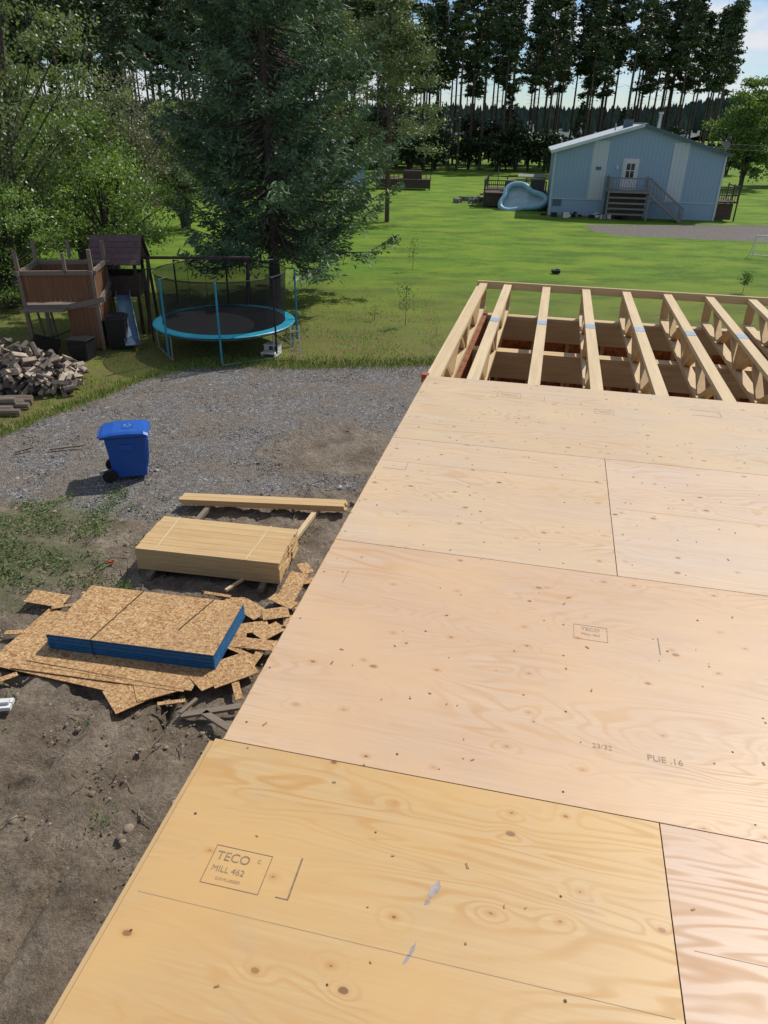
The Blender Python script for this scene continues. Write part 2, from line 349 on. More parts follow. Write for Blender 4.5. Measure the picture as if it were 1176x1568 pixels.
# ------------------------------------------------------------------ building under construction
hc=empty('house_under_construction',(.30,5.15,5.05),-12.2)
far=(.625,.50,.375); midc=(.60,.45,.31); nearc=(.60,.415,.215); pink=(.59,.42,.31)
rows=[(0,[2.44,4.88,7.32,9.76],far),(1,[1.22,3.66,6.1,8.54,9.76],far),(2,[2.44,4.88,7.32,9.76],midc),(3,[1.26,3.70,6.14,8.58,9.76],nearc),
      (4,[2.44,4.88,7.32,9.76],nearc),(5,[1.22,3.66,6.1,8.54,9.76],far),(6,[2.44,4.88,7.32,9.76],far),(7,[1.22,3.66,6.1,8.54,9.76],midc)]
scr=MB()
for r,ends,c in rows:
    x0=-.025 if r==3 else (-.03 if r==4 else 0)
    for j,x1 in enumerate(ends):
        g=.0016; w=x1-x0-2*g; d=1.22-2*g
        b=MB(); b.box((0,0,-.0095),(w,d,.019)); 
        for i,fc in enumerate(b.f): b.m[i]=0 if i==1 else 1
        o=b.obj('subfloor_panel',[m_ply,m_edge],hc,((x0+x1)/2,-(r+.5)*1.22,0))
        cc=pink if (r==3 and j==1) else c
        k=random.uniform(.96,1.04); o.color=(cc[0]*k,cc[1]*k*random.uniform(.98,1.02),cc[2]*k*random.uniform(.95,1.05),1)
        x0=x1
    for xx in np.arange(.03,6,.488 if r<5 else 2):
        for yy in np.arange(.06,1.2,.30):
            X_=xx+random.gauss(0,.008);Y_=-(r+1)*1.22+yy+random.gauss(0,.02)
            rr=random.uniform(.0028,.0046); scr.tube((X_,Y_,-.001),(X_,Y_,.0006),rr,n=7)
scr.obj('subfloor_screws',[m_screw],hc)
vj=MB()
for (xa,xb,yy) in [(0,1.24,-4.16),(1.3,3.6,-4.0),(1.25,3.6,-1.82),(0,1.2,-1.55),(2.5,4.8,-.5)]:
    vj.box(((xa+xb)/2,yy,.0002),(xb-xa,.0013,.0006))
vj.obj('veneer_joints',[m_veneer],hc)
mk_=MB()
def rect(cx,cy,w,h,lw=.0018,m=0,sides='tblr'):
    z=.0004
    if 't' in sides: mk_.box((cx,cy+h/2,z),(w+lw,lw,.0006),m=m)
    if 'b' in sides: mk_.box((cx,cy-h/2,z),(w+lw,lw,.0006),m=m)
    if 'l' in sides: mk_.box((cx-w/2,cy,z),(lw,h-lw,.0006),m=m)
    if 'r' in sides: mk_.box((cx+w/2,cy,z),(lw,h-lw,.0006),m=m)
rect(.21,-4.05,.15,.105); rect(.33,-4.04,.06,.115,.0045,0,'r'); rect(.345,-4.0975,.03,.001,.003,0,'b')
rect(1.10,-2.86,.12,.085,.0018,1); rect(1.26,-2.88,.16,.10,.004,1,'r'); rect(.1,-2.72,.05,.10,.003,1,'r'); rect(.1,-1.6,.12,.10,.003,1,'rb')
rect(.62,-.28,.16,.10,.003,1); rect(1.25,-.45,.12,.08,.003,1); rect(1.9,-.3,.18,.10,.003,1,'trb'); rect(1.42,-4.5,.05,.18,.005,1,'r'); rect(.8,-.31,.12,.12,.003,1,'r')
mk_.obj('panel_marks',[m_ink,m_inkf],hc)
def text(s,x,y,size,rot=0,m=None):
    cu=bpy.data.curves.new('txt','FONT'); cu.body=s; cu.size=size; cu.align_x='CENTER'; cu.align_y='CENTER'
    o=bpy.data.objects.new('txt',cu); col.objects.link(o); bpy.context.view_layer.update()
    me=bpy.data.meshes.new_from_object(o.evaluated_get(bpy.context.evaluated_depsgraph_get())); bpy.data.objects.remove(o)
    me.materials.clear(); me.materials.append(m or m_ink); p=link(bpy.data.objects.new('grade_stamp',me),hc); p.location=(x,y,.0008); p.rotation_euler=(0,0,rot)
text('TECO',.19,-4.025,.034); text('MILL 462',.19,-4.06,.023); text('C-D PLUGGED',.20,-4.085,.010); text('C',.258,-4.02,.014)
text('TECO',1.10,-2.84,.026,0,m_inkf); text('MILL 462',1.10,-2.87,.018,0,m_inkf)
text('23/32',1.12,-3.42,.026,0,m_inkf); text('PLIE .16',1.3,-3.43,.032,0,m_inkf); text('TECO',.62,-.28,.045,0,m_inkf); text('TECO',1.25,-.45,.035,0,m_inkf)
sb=MB()
for cx,cy,a,b_,n_ in [(.70,-3.99,.012,.024,15),(.688,-4.025,.006,.011,9),(.67,-4.16,.005,.03,13)]:
    pts=[(cx+a*math.cos(2*math.pi*i/n_)*random.uniform(.5,1.3)+.3*b_*math.sin(2*math.pi*i/n_),cy+b_*math.sin(2*math.pi*i/n_)*random.uniform(.6,1.2),.0005) for i in range(n_)]
    sb.add(pts,[tuple(range(n_))])
sb.obj('glue_smear',[m_smear],hc)
# sawdust crumbs and chips on the deck
b=MB()
for i in range(260):
    x=random.uniform(0,2.6); y=random.uniform(-4.8,0); a=random.uniform(0,3.14); s_=random.uniform(.002,.006); b.box((x,y,.001),(s_*random.uniform(1,3),s_,.002),(0,0,math.degrees(a)))
b.obj('sawdust',[m_edge],hc)

# trusses beyond the sheathed deck
tr=MB(); zt=-.021-.019; dep=.30
TX=[.045,.33]+[.33+.447*i for i in range(1,22)]; TX=[x for x in TX if x<9.7]+[9.72]
for x in TX:
    tr.box((x,1.85,zt),(.089,3.72,.038),m=0)
    tr.box((x,1.85,zt-dep+.038),(.089,3.72,.038),m=0)
    pts=np.arange(0.0,3.68,.46)
    for i in range(len(pts)-1):
        a=(x,pts[i]+.04,zt-.019 if i%2 else zt-dep+.057); b=(x,pts[i+1]-.02,zt-dep+.057 if i%2 else zt-.019)
        tr.beam(a,b,.064,.038,m=1)
    for yv in (.03,1.84,3.66): tr.box((x,yv,zt-dep/2+.019),(.085,.036,dep-.076),m=2)
tr.box((4.9,3.74,zt-.003),(9.86,.038,.085),m=3)
for yv in np.arange(.45,3.6,.45): tr.box((-.0,yv,zt-dep/2+.019),(.04,.06,dep-.08),m=2)
tr.box((-.02,1.9,zt-.08),(.03,3.7,.13),m=0)
for yv in (3.62,2.12,.55):
    tr.box((4.9,yv,-.375),(9.7,.14,.038),m=3); 
    tr.box((4.9,yv-.05,-.51),(9.7,.038,.228),m=3)
    for xx in np.arange(.3,9.7,.4): tr.box((xx,yv+.02,-1.75),(.038,.09,2.25),m=2)
for xx in (3.2,6.3):
    for yv in np.arange(.1,3.6,.4): tr.box((xx,yv,-1.6),(.09,.038,2.4),m=2)
    tr.box((xx,1.85,-.385),(.10,3.5,.038),m=0)
tr.obj('floor_trusses',[m_pale,m_ly,m_lz,m_palex],hc)
tp=MB()
for j,x in enumerate(TX[1:]):
    tp.box((x,1.95+.03*math.sin(j*3),zt+.0205),(.088,.15,.002))
m_tape=simple('blue_marker',(.33,.42,.52),.6,.2,20)
tp.obj('joint_plates',[m_tape],hc)
ob=MB(); ob.box((-.03,.10,-.05),(.05,.06,.06)); ob.obj('orange_board_end',[simple('orange_paint',(.5,.13,.06),.6)],hc)
wl=MB()
H0=-5.05
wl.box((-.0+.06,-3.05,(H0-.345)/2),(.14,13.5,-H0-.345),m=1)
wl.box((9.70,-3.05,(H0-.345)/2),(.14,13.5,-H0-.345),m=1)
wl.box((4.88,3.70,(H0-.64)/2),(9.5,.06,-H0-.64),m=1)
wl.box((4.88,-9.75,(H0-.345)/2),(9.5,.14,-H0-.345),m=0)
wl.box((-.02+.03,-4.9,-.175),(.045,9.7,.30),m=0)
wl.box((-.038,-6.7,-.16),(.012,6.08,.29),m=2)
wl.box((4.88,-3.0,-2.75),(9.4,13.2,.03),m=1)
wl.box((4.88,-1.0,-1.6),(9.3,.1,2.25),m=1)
wl.obj('walls',[m_osb,m_osbd,m_ly],hc)

# ------------------------------------------------------------------ lumber & osb stacks
ls=empty('lumber_stack',(-2.78,10.34,.02),-9)
b=MB(); nw=6; wd=.184
for k in range(10):
    for i in range(nw):
        b.box((random.uniform(-.018,.018),(i-(nw-1)/2)*(wd+.001),.085+k*.0395+.019),(2.44,wd-.002,.0375),m=0)
for xx in(-.95,.95): b.box((xx,.02,.042),(.089,1.5,.08),m=1)
for xx,rz in((-.88,2),(.72,-4)): b.box((xx,0,.085+.395+.007),(.03,1.12,.005),(0,0,rz),m=2)
b.box((.55,-.68,.10),(.05,.5,.04),(0,0,-25),m=2)
b.obj('boards',[m_lx,m_oldw,m_pale],ls,bevel=.003)
pl=empty('long_planks',(-2.34,12.3,.02),-3)
b=MB()
for k in range(3):
    for i in range(2): b.box((random.uniform(-.03,.03),(i-.5)*.142,.10+k*.0395),(3.2,.139,.037))
b.box((-1.1,-.5,.04),(.09,1.5,.08),(0,0,-8),m=1); b.box((.95,-.5,.04),(.09,1.5,.08),(0,0,-12),m=2)
b.obj('planks',[m_lx,m_oldw,m_pale],pl,bevel=.003)
os_=empty('osb_sheet_stack',(-3.37,8.33,.02),-9)
b=MB()
for k in range(24):
    b.box((random.uniform(-.009,.009),random.uniform(-.009,.009),.06+k*.0115),(2.44,1.22,.0112),m=1)
for i in range(len(b.f)):
    if i>=len(b.f)-6 and (i%6)==1: b.m[i]=0
b.beam((-.55,-.61,.345),(-.35,.61,.345),.010,.004,m=2); b.beam((.55,-.2,.345),(.78,.61,.345),.010,.004,m=2)
b.beam((-.55,-.62,.05),(-.55,-.62,.34),.010,.004,m=2)
b.obj('sheets',[m_osb,m_blue_edge,m_black],os_)
def sheet(name,x,y,z,w,d,rz,tilt=(0,0)):
    b=MB(); b.box((0,0,0),(w,d,.0115)); o=b.obj(name,[m_osb],None,(x,y,z)); o.rotation_euler=(rad(tilt[0]),rad(tilt[1]),rad(rz)); return o
for (x,y,z,w,d,rz) in [(-3.62,7.98,.045,2.44,1.22,-11),(-3.72,7.93,.03,2.5,1.22,-9.5),(-3.55,8.0,.06,2.44,1.22,-12.5),(-3.2,7.15,.022,.75,.5,38),(-2.9,7.25,.035,.7,.4,25),(-4.3,8.0,.02,2.0,1.3,-15)]:
    sheet('osb_sheet',x,y,z+.03,w,d,rz,(random.uniform(-1,1),random.uniform(-.6,.6)))
for (x,y,w,d,rz) in [(-2.05,7.55,.62,.5,32),(-1.8,8.1,.7,.25,-10),(-1.95,8.5,.55,.25,20),(-2.02,8.95,.5,.3,-40),(-1.45,9.55,.3,.75,-12),(-1.62,8.85,.4,.25,15),(-5.2,9.1,.6,.3,-8),(-1.55,9.15,.45,.2,-30),(-2.15,8.2,.4,.4,10),(-2.35,7.35,.4,.3,-50),(-1.65,8.45,.45,.25,50),(-1.75,7.85,.5,.12,70),(-2.3,9.2,.3,.14,5),(-1.2,9.1,.35,.2,33),(-1.3,10.1,.3,.2,-60),(-1.1,9.8,.4,.15,12),(-2.0,7.95,.6,.08,-25),(-2.6,9.3,.45,.06,-12),(-4.8,8.95,.5,.07,20),(-2.7,6.95,.35,.06,15),(-1.9,7.2,.4,.1,-70),(-5.0,7.3,.3,.08,40),(-2.25,8.7,.3,.1,-15),(-1.4,8.7,.3,.12,80),(-4.6,9.25,.35,.05,-30),(-5.35,8.3,.25,.1,10)]:
    sheet('osb_scrap',x,y,.05+random.random()*.05,w,d,rz,(random.uniform(-6,6),random.uniform(-6,6)))
b=MB(); b.box((0,0,.03),(.75,.09,.04),(0,0,14)); b.box((.12,-.18,.03),(.5,.09,.04),(0,0,-35)); b.box((-.3,.05,.06),(.3,.05,.03),(0,0,60)); b.obj('scrap_boards',[m_oldw],None,(-2.15,6.8,.03))
b=MB(); b.box((0,0,.06),(.5,.08,.05)); b.box((0,-.1,.06),(.5,.08,.05)); b.box((0,-.05,.11),(.45,.07,.04)); b.obj('white_trim_boards',[m_white],None,(-4.95,6.85,.02),8)
b=MB(); b.beam((-7.6,14.9,.03),(-6.9,15.1,.06),.05,.03); b.beam((-8.3,14.7,.03),(-8.0,14.95,.05),.05,.03); 
for i in range(150):
    x=random.uniform(-6,-1.2);y=random.uniform(5,12.6); a=random.uniform(0,3.14); l=random.uniform(.05,.25); b.beam((x,y,.02),(x+l*math.cos(a),y+l*math.sin(a),.03),.010,.009)
b.obj('loose_sticks',[m_oldw])
b=MB()
for (pts) in ([(-1.6,12.9,.02),(-1.5,13.2,.12),(-1.2,13.3,.2),(-.95,13.0,.12),(-1.0,12.7,.03)],[(-4.9,9.9,.03),(-4.6,10.3,.1),(-4.3,10.2,.15),(-4.2,9.8,.03)],[(-5.0,6.6,.02),(-4.85,6.9,.04),(-4.9,7.1,.03)]):
    for p,q_ in zip(pts,pts[1:]): b.tube(p,q_,.006,n=5)
b.obj('strapping_wire',[m_black])
b=MB(); b.box((0,0,.03),(.10,.04,.03),(0,0,20)); b.box((.03,.03,.035),(.05,.03,.02),(0,0,70)); b.obj('orange_tag',[simple('orange_plastic',(.6,.12,.02),.5)],None,(-4.62,10.25,.02))

# ------------------------------------------------------------------ recycling bin
rb=empty('recycling_bin',(-5.36,13.75,0),-76); rb.scale=(1.12,1.12,1.05)
b=MB()
b.box((0,0,.50),(.60,.72,.86),m=0,taper=.80)
b.box((0,0,.945),(.65,.78,.05),m=0); b.box((0,-.40,.93),(.5,.06,.08),m=0)
for xx in(-.2,0,.2): b.box((xx,.335,.55),(.03,.03,.6),(-4,0,0),m=0)
b.box((.295,0,.72),(.02,.3,.12),(0,4,0),m=0); b.box((.0,.37,.80),(.3,.02,.1),m=0)
b.obj('body',[m_bluebin],rb,bevel=.02)
b=MB(); 
prof=[(-.43,.975),(-.40,1.01),(-.2,1.045),(.1,1.05),(.34,1.03),(.42,.985)]
vs=[];
for yy,zz in prof: vs+=[(-.34,yy,zz-.035),(-.29,yy,zz),(.29,yy,zz),(.34,yy,zz-.035)]
fs=[]
for i in range(len(prof)-1):
    for k in range(3): fs.append((i*4+k,i*4+k+1,i*4+k+5,i*4+k+4))
o_=len(vs); vs+=[(v[0],v[1],.955) for v in [vs[0],vs[3],vs[-1],vs[-4]]]
fs+=[(0,o_,o_+1,3,2,1),(o_+3,o_+2,o_+1,o_),(20,21,22,23,o_+2,o_+3)]; fs+=[(0,4,8,12,16,20,o_+3,o_),(3,o_+1,o_+2,23,19,15,11,7)]
b.add(vs,fs)
b.box((0,.05,1.052),(.26,.2,.006)); b.obj('lid',[m_bluebin],rb,bevel=.006)
b=MB(); b.tube((-.26,-.46,.95),(.26,-.46,.95),.017); 
for xx in(-.26,0,.26): b.tube((xx,-.46,.95),(xx,-.36,.96),.015)
b.obj('handle',[m_bluebin],rb)
b=MB()
for xx in(-.27,.27):
    b.tube((xx-.035,-.36,.13),(xx+.035,-.36,.13),.13,n=20); b.tube((xx-.04,-.36,.13),(xx+.04,-.36,.13),.04,n=12,m=0)
b.tube((-.3,-.36,.13),(.3,-.36,.13),.015); b.obj('wheels',[m_black,m_steel],rb,smooth=False)
b=MB()
for a in range(3):
    t0=rad(90+a*120); t1=rad(170+a*120)
    b.beam((.07*math.cos(t0),.05+.07*math.sin(t0),1.058),(.07*math.cos(t1),.05+.07*math.sin(t1),1.058),.016,.003)
b.obj('recycle_mark',[simple('pale_blue_print',(.3,.42,.7),.5)],rb)

# ------------------------------------------------------------------ trampoline
tm=empty('trampoline',(-5.33,23.6,0),8)
m_teal=simple('teal_pad',(.015,.25,.36),.45,.2,3,.4); m_mat=simple('black_mat',(.018,.018,.02),.6,.2)
b=MB(); b.lathe_ring(0,0,[(1.97,.90),(2.25,.885),(2.28,.86),(2.25,.84),(1.97,.85)],64); b.obj('safety_pad',[m_teal],tm,smooth=False)
b=MB(); b.lathe_ring(0,0,[(.001,.865),(1.98,.875)],64,closed=False); b.obj('jump_mat',[m_mat],tm)
b=MB(); b.lathe_ring(0,0,[(2.16,.80),(2.2,.78),(2.16,.76),(2.12,.78)],64)
P8=[(2.2*math.cos(a),2.2*math.sin(a)) for a in np.linspace(0,2*math.pi,9)[:-1]]
for i,(x,y) in enumerate(P8):
    b.tube((x,y,.02),(x,y,.80),.022)
    if i%2==0:
        x2,y2=P8[i+1]; b.tube((x,y,.03),(x2,y2,.03),.022)
b.obj('frame',[m_steel],tm)
b=MB()
for i,(x,y) in enumerate(P8):
    k=1.06; b.tube((x*k,y*k,.2),(x*k,y*k,2.5),.03,m=0 if i in(6,5,0) else 1); b.tube((x*k,y*k,2.48),(x*.93,y*.93,2.5),.02,m=1)
b.lathe_ring(0,0,[(2.06,2.43),(2.075,2.45),(2.06,2.47),(2.045,2.45)],64,m=1); b.obj('net_poles',[m_teal,m_black],tm)
t=NT('safety_net'); t.fin((.02,.02,.021),.8,.1); t.b.inputs['Alpha'].default_value=.6; m_net=t.m
b=MB(); b.lathe_ring(0,0,[(1.95,.88),(2.0,1.7),(2.05,2.44)],48,closed=False); b.obj('safety_net',[m_net],tm)
b=MB()
for i in range(2): 
    xx=2.1+i*.28; b.tube((xx,-1.6,.0),(xx,-1.25,1.0),.015)
for k in range(3): b.box((2.24,-1.52+k*.1,.25+k*.28),(.28,.08,.02))
b.obj('ladder',[m_steel],tm)
b=MB(); b.box((0,0,.12),(.5,.35,.04)); b.box((0,.25,.32),(.5,.35,.04)); 
for sx in(-.22,.22): b.box((sx,.0,.05),(.04,.3,.1)); b.box((sx,.25,.15),(.04,.3,.3))
b.obj('step_stool',[m_white],None,(-3.75,22.6,0),-15,bevel=.01)

# ------------------------------------------------------------------ playset
ps=empty('wooden_playset',(-10.35,23.7,0),8)
b=MB(); w,d=2.15,1.9
for sx in(-1,1):
    for sy in(-1,1): b.box((sx*w/2,sy*d/2,1.55),(.11,.11,3.1),m=0)
b.box((0,0,1.42),(w+.1,d+.1,.1),m=0)
for sy in(-1,1):
    b.box((0,sy*(d/2+.0),2.42),(w+.3,.09,.13),m=0); 
    for i in range(14): b.box((-w/2+.1+i*.15,sy*(d/2-.02),1.95),(.135,.025,.8),m=1)
for sx in(-1,1):
    b.box((sx*w/2,0,2.42),(.09,d+.3,.13),m=0)
    for i in range(12): b.box((sx*(w/2-.02),-d/2+.13+i*.15,1.95),(.025,.14,.8),m=1)
for i in range(6): b.box((w/2-.85+i*.15,-d/2-.02,.72),(.14,.025,1.3),m=1)
for i in range(10): b.box((w/2+.02,-d/2+.2+i*.17,.72),(.025,.16,1.3),m=1)
b.box((.7,-d/2-.06,1.5),(1.3,.06,.16),(0,-12,0),m=0); b.box((-.45,-d/2-.3,1.38),(1.3,.5,.05),m=0); b.box((w/2+.05,.1,1.62),(.06,2.1,.16),(8,0,0),m=0)
b.box((0,d/2,2.85),(.1,.1,.5)); b.box((.3,-d/2,2.7),(.09,.09,.6)); b.box((-.9,-.4,.7),(.06,.06,1.5),(14,0,0)); b.box((-.5,-.4,.7),(.06,.06,1.5),(14,0,0))
b.obj('tower',[m_oldw,m_red],ps)
ph=empty('playhouse_with_slide',(-9.2,25.6,0),6)
m_roof=simple('playhouse_roof',(.12,.075,.07),.8,.3,8)
b=MB()
for sx in(-1,1):
    for sy in(-1,1): b.box((sx*.6,sy*.6,1.25),(.1,.1,2.5),m=0)
b.box((0,0,1.3),(1.3,1.3,.08),m=0)
for sy in(-1,1): b.box((0,sy*.62,1.65),(1.2,.03,.6),m=0)
for sx in(-1,1): b.box((sx*.62,.1,1.65),(.03,1.0,.6),m=0)
for k in range(5):
    for s in(-1,1):
        b.box((0,s*(.80-k*.165),2.42+k*.16),(1.7,.24,.03),(-s*42,0,0),m=1)
for s in(-1,1): b.add([(s*.75,-.75,2.4),(s*.75,.75,2.4),(s*.75,0,3.12)],[(0,1,2)],0)
m_dw=simple('dark_wood',(.08,.052,.04),.8,.3,10); b.obj('house',[m_dw,m_roof],ph)
b=MB(); m_slide=simple('slide_plastic',(.13,.21,.29),.4,.1)
pr=[(.1,-.65,1.32),(.18,-1.0,1.2),(.45,-1.9,.55),(.6,-2.4,.25),(.7,-2.8,.18)]
for i in range(4):
    p,q_=Vector(pr[i]),Vector(pr[i+1]); b.beam(p,q_,.46,.03); 
    for s in(-.23,.23): b.beam(p+Vector((s,0,.08)),q_+Vector((s,0,.08)),.03,.18)
b.obj('slide',[m_slide],ph)
b=MB()
for xx in(.8,4.2):
    b.tube((xx,1.1,0),(xx+.1,.2,2.4),.05); b.tube((xx,-.6,0),(xx+.1,.2,2.4),.05)
b.tube((.6,.2,2.4),(4.4,.2,2.4),.05)
for xx in(2.2,2.8): b.tube((xx,.2,2.4),(xx,.2,.6),.01)
b.box((2.5,.2,.58),(.62,.2,.03)); b.obj('swing_frame',[m_dw],ph)
def wbin(loc,rz,s=1):
    e=empty('garbage_bin',loc,rz); e.scale=(s,s,s); b=MB(); b.box((0,0,.48),(.58,.66,.88),taper=.8); b.box((0,0,.95),(.64,.74,.06)); b.box((0,.02,1.0),(.5,.6,.05)); b.tube((-.25,.4,.93),(.25,.4,.93),.015)
    for xx in(-.26,.26): b.tube((xx-.03,.33,.12),(xx+.03,.33,.12),.12,n=16)
    b.obj('body',[m_black],e,bevel=.015)
wbin((-8.75,23.2,0),10,1.05)
b=MB(); b.box((0,0,.3),(.65,.55,.58),taper=.9); b.box((0,0,.61),(.7,.6,.05)); b.box((0,-.25,.35),(.4,.08,.2)); b.obj('storage_box',[m_black],None,(-9.5,22.0,0),-10,bevel=.02)
b=MB(); b.box((0,0,.28),(.8,.55,.5),(0,18,0),taper=.8); b.tube((-.35,-.32,.2),(-.35,-.25,.2),.2,n=14); b.tube((.1,0,.5),(.8,0,.75),.02); b.obj('wheelbarrow',[m_black],None,(-10.7,22.2,0),20,bevel=.02)

# firewood
b=MB(); m_lsplit=simple('split_wood',(.42,.34,.26),.85,.35,10); m_lbark=simple('log_bark',(.14,.115,.095),.9,.35,10)
for i in range(620):
    x=random.uniform(-3.6,1.45); z=random.uniform(.0,1)
    hmax=1.45*max(0,1-((x+1.2)/2.75)**2)**.6*(1-.25*random.random()); y=random.uniform(-1.0,.9)
    zz=z*hmax*(1-.35*abs(y)); a=random.uniform(0,6.28) if random.random()<.5 else random.gauss(1.2,.4); ln=random.uniform(.17,.22); r_=random.uniform(.05,.095); ti=random.gauss(0,.35)
    dv=Vector((math.cos(a)*math.cos(ti),math.sin(a)*math.cos(ti),math.sin(ti)))*ln; c=Vector((x,y,zz+.06))
    k=random.choice((3,3,4,8)); b.tube(c-dv,c+dv,r_,r_*.95,n=k,m=0 if k<8 and random.random()<.7 else 1)
b.obj('firewood_pile',[m_lsplit,m_lbark],None,(-10.1,19.3,0),10)
b=MB()
for i in range(6):
    y=-.5+i*.2; b.tube((-1.2+random.uniform(-.2,.2),y,.1),(.65+random.uniform(-.3,.1),y+random.uniform(-.1,.1),.1),.09,.08,n=9,m=1)
b.tube((-1.2,-.2,.26),(.4,-.1,.25),.085,m=1); b.obj('log_pile',[m_lsplit,m_oldw],None,(-9.9,17.5,0),5)

# ------------------------------------------------------------------ trees
def spruce(H,Rm,nb,ns,m=(0,1),sl=.26,t0=.07,droop=1.0):
    q=Q(); q.tube([(0,0,0),(.03,0,H*.3),(0,.05,H*.7),(0,0,H)],[.24,.19,.1,.02],8,m[0],.5)
    for b_ in range(nb):
        t=t0+(1-t0)*(b_+R.random())/nb; z=t*H; az=R.uniform(0,6.283)
        lobes=1+.25*math.sin(az*3+t*9)+.2*math.sin(az*5-t*14)
        Lb=Rm*(min(1,(1-t)*1.5)**.75)*(.45+.62*R.random())*lobes+.25
        if t<t0+.05: Lb*=.8
        dr=R.uniform(.10,.32)*(1-t*.7)*droop; up=R.uniform(.05,.25)
        f=np.linspace(0,1,5); d=np.array([math.cos(az),math.sin(az),0]); zz=-dr*Lb*np.sin(f*2.4)*.9+up*Lb*f**3
        P=d[None]*(f*Lb)[:,None]; P[:,2]=z+zz; q.tube(P,list(np.linspace(.045,.008,5)*(1.3-t)),4,m[0],.4)
        k=max(16,int(ns*(Lb/Rm+.15))); ff=.25+.75*R.random(k)**.6; side=np.array([-d[1],d[0],0])
        lat=R.normal(0,1,k)*(.24*Lb*(1.15-ff))*.75; C=d[None]*(ff*Lb)[:,None]+side[None]*lat[:,None]
        C[:,2]=z+np.interp(ff,f,zz)-np.abs(lat)*.2-R.random(k)**2*.34-.02
        A=d[None]*.7+side[None]*np.sign(lat)[:,None]*.6+R.normal(0,.45,(k,3)); A[:,2]-=.5*R.random(k); A=unit(A)*(sl*R.uniform(.4,1.1,(k,1)))
        B=unit(np.cross(A,rvec(k)))*sl*.18; sh=R.random(); q.leaves(C,A,B,m[1],np.clip(sh*.7+R.random(k)*.3,0,1))
    return q
m_spr=foliage('spruce_needles',(.04,.085,.045),(.16,.25,.13),.12)
m_pin=foliage('pine_needles',(.026,.045,.018),(.09,.13,.048),0)
m_pin2=foliage('near_pine_needles',(.08,.11,.045),(.22,.26,.12),.15)
def tree_obj(name,qm,loc,mats_names=None,rz=0,s=1,parent=None):
    o=bpy.data.objects.new(name,qm); o.location=loc; o.rotation_euler=(0,0,rz); o.scale=(s,s,s); return link(o,parent)
q=spruce(17.5,4.35,520,190,sl=.19,t0=.13,droop=1.6); tree_obj('spruce_tree',q.mesh('spruce_tree',[m_bark,m_spr]),(-4.75,31,0),rz=.8)

def pine(H,c0,Rm,ncl,nl,ls_,m_needle,name,bare=True):
    q=Q(); q.tube([(0,0,0),(R.normal(0,.1),0,H*.4),(0,R.normal(0,.1),H*.75),(0,0,H)],[.2,.16,.1,.03],6,0,.5)
    for i in range(ncl):
        t=R.random()**.9; z=H*(c0+(1-c0)*t); az=R.uniform(0,6.28); Lb=Rm*(1-t*.75)*R.uniform(.35,1.05)
        e=np.array([math.cos(az)*Lb,math.sin(az)*Lb,z+Lb*R.uniform(-.1,.35)]); q.tube([(0,0,z),(e[0]*.5,e[1]*.5,z*.5+e[2]*.5-.05),tuple(e)],[.05,.035,.015],4,0,.4)
        k=nl; C=e+R.normal(0,1,(k,3))*np.array([.5,.5,.22])*(.5+Rm*.13); pull=R.random((k,1))*.5; C=C*(1-pull*.5)+np.array([0,0,z])*pull*.5
        A=rvec(k)*ls_*R.uniform(.5,1.2,(k,1)); A[:,2]=A[:,2]*.6+ls_*.2; B=unit(np.cross(A,rvec(k)))*ls_*.3; sh=R.random(); q.leaves(C,A,B,1,np.clip(sh*.7+R.random(k)*.3,0,1))
    for i in range(14):
        z=H*R.uniform(.15,c0); az=R.uniform(0,6.28); l=R.uniform(.4,1.6); q.tube([(0,0,z),(math.cos(az)*l,math.sin(az)*l,z+R.uniform(-.1,.3))],[.03,.01],3,0,.4)
    return q.mesh(name,[m_pbark,m_needle])
tree_obj('pine_tree',pine(15.0,.27,4.8,80,230,.17,m_pin2,'pine_tree'),(-.2,58,0))
tree_obj('pine_tree',pine(13.5,.35,2.6,50,130,.16,m_pin2,'pine_tree_b'),(-4.0,64,0))

def decid(H,Rx,base,ncl,nl,ls_,mat,name,stems=3,csz=.55):
    q=Q(); cents=[]
    for i in range(ncl):
        while True:
            p=R.uniform(-1,1,3)
            if .25<np.linalg.norm(p)<1: break
        w=1+.25*math.sin(3*math.atan2(p[1],p[0])+p[2]*3)
        cents.append((p[0]*Rx*w,p[1]*Rx*w,base+(H-base)*(p[2]+1)/2))
    cents=np.array(cents)
    for s in range(stems):
        a=R.uniform(0,6.28); r_=Rx*.35; P=[(math.cos(a)*.1*stems*.3,math.sin(a)*.1*stems*.3,0),(math.cos(a)*r_*.4,math.sin(a)*r_*.4,H*.35),(math.cos(a)*r_,math.sin(a)*r_,H*.8)]
        q.tube(P,[.14+H*.006,.09+H*.003,.02],6,0,.5)
    for c in cents[::2]:
        z0=max(.3,c[2]*.55); q.tube([(c[0]*.15,c[1]*.15,z0),(c[0]*.6,c[1]*.6,(z0+c[2])/2+.1),tuple(c)],[.05,.03,.01],4,0,.5)
    for c in cents:
        sz=csz*R.uniform(.5,1.4); k=int(nl*R.uniform(.6,1.3)); C=c+R.normal(0,1,(k,3))*np.array([1,1,.6])*sz*.6
        A=rvec(k); A[:,2]-=.25; A=unit(A)*ls_*R.uniform(.6,1.2,(k,1)); B=unit(np.cross(A,rvec(k)))*ls_*.55; sh=R.random(); q.leaves(C,A,B,1,np.clip(sh*.65+R.random(k)*.35,0,1))
    return q.mesh(name,[m_bark,mat])
m_d1=foliage('poplar_leaves',(.06,.09,.035),(.24,.29,.13),.28,.42,.5); m_d2=foliage('alder_leaves',(.08,.14,.035),(.25,.35,.11),.3,.42,.5); m_d3=foliage('birch_leaves',(.07,.13,.03),(.18,.26,.07),.25)
m_grey=foliage('dry_twigs',(.13,.12,.085),(.27,.25,.18),.1)
big=decid(12.5,3.6,2.0,105,190,.085,m_d1,'poplar',3,.58)
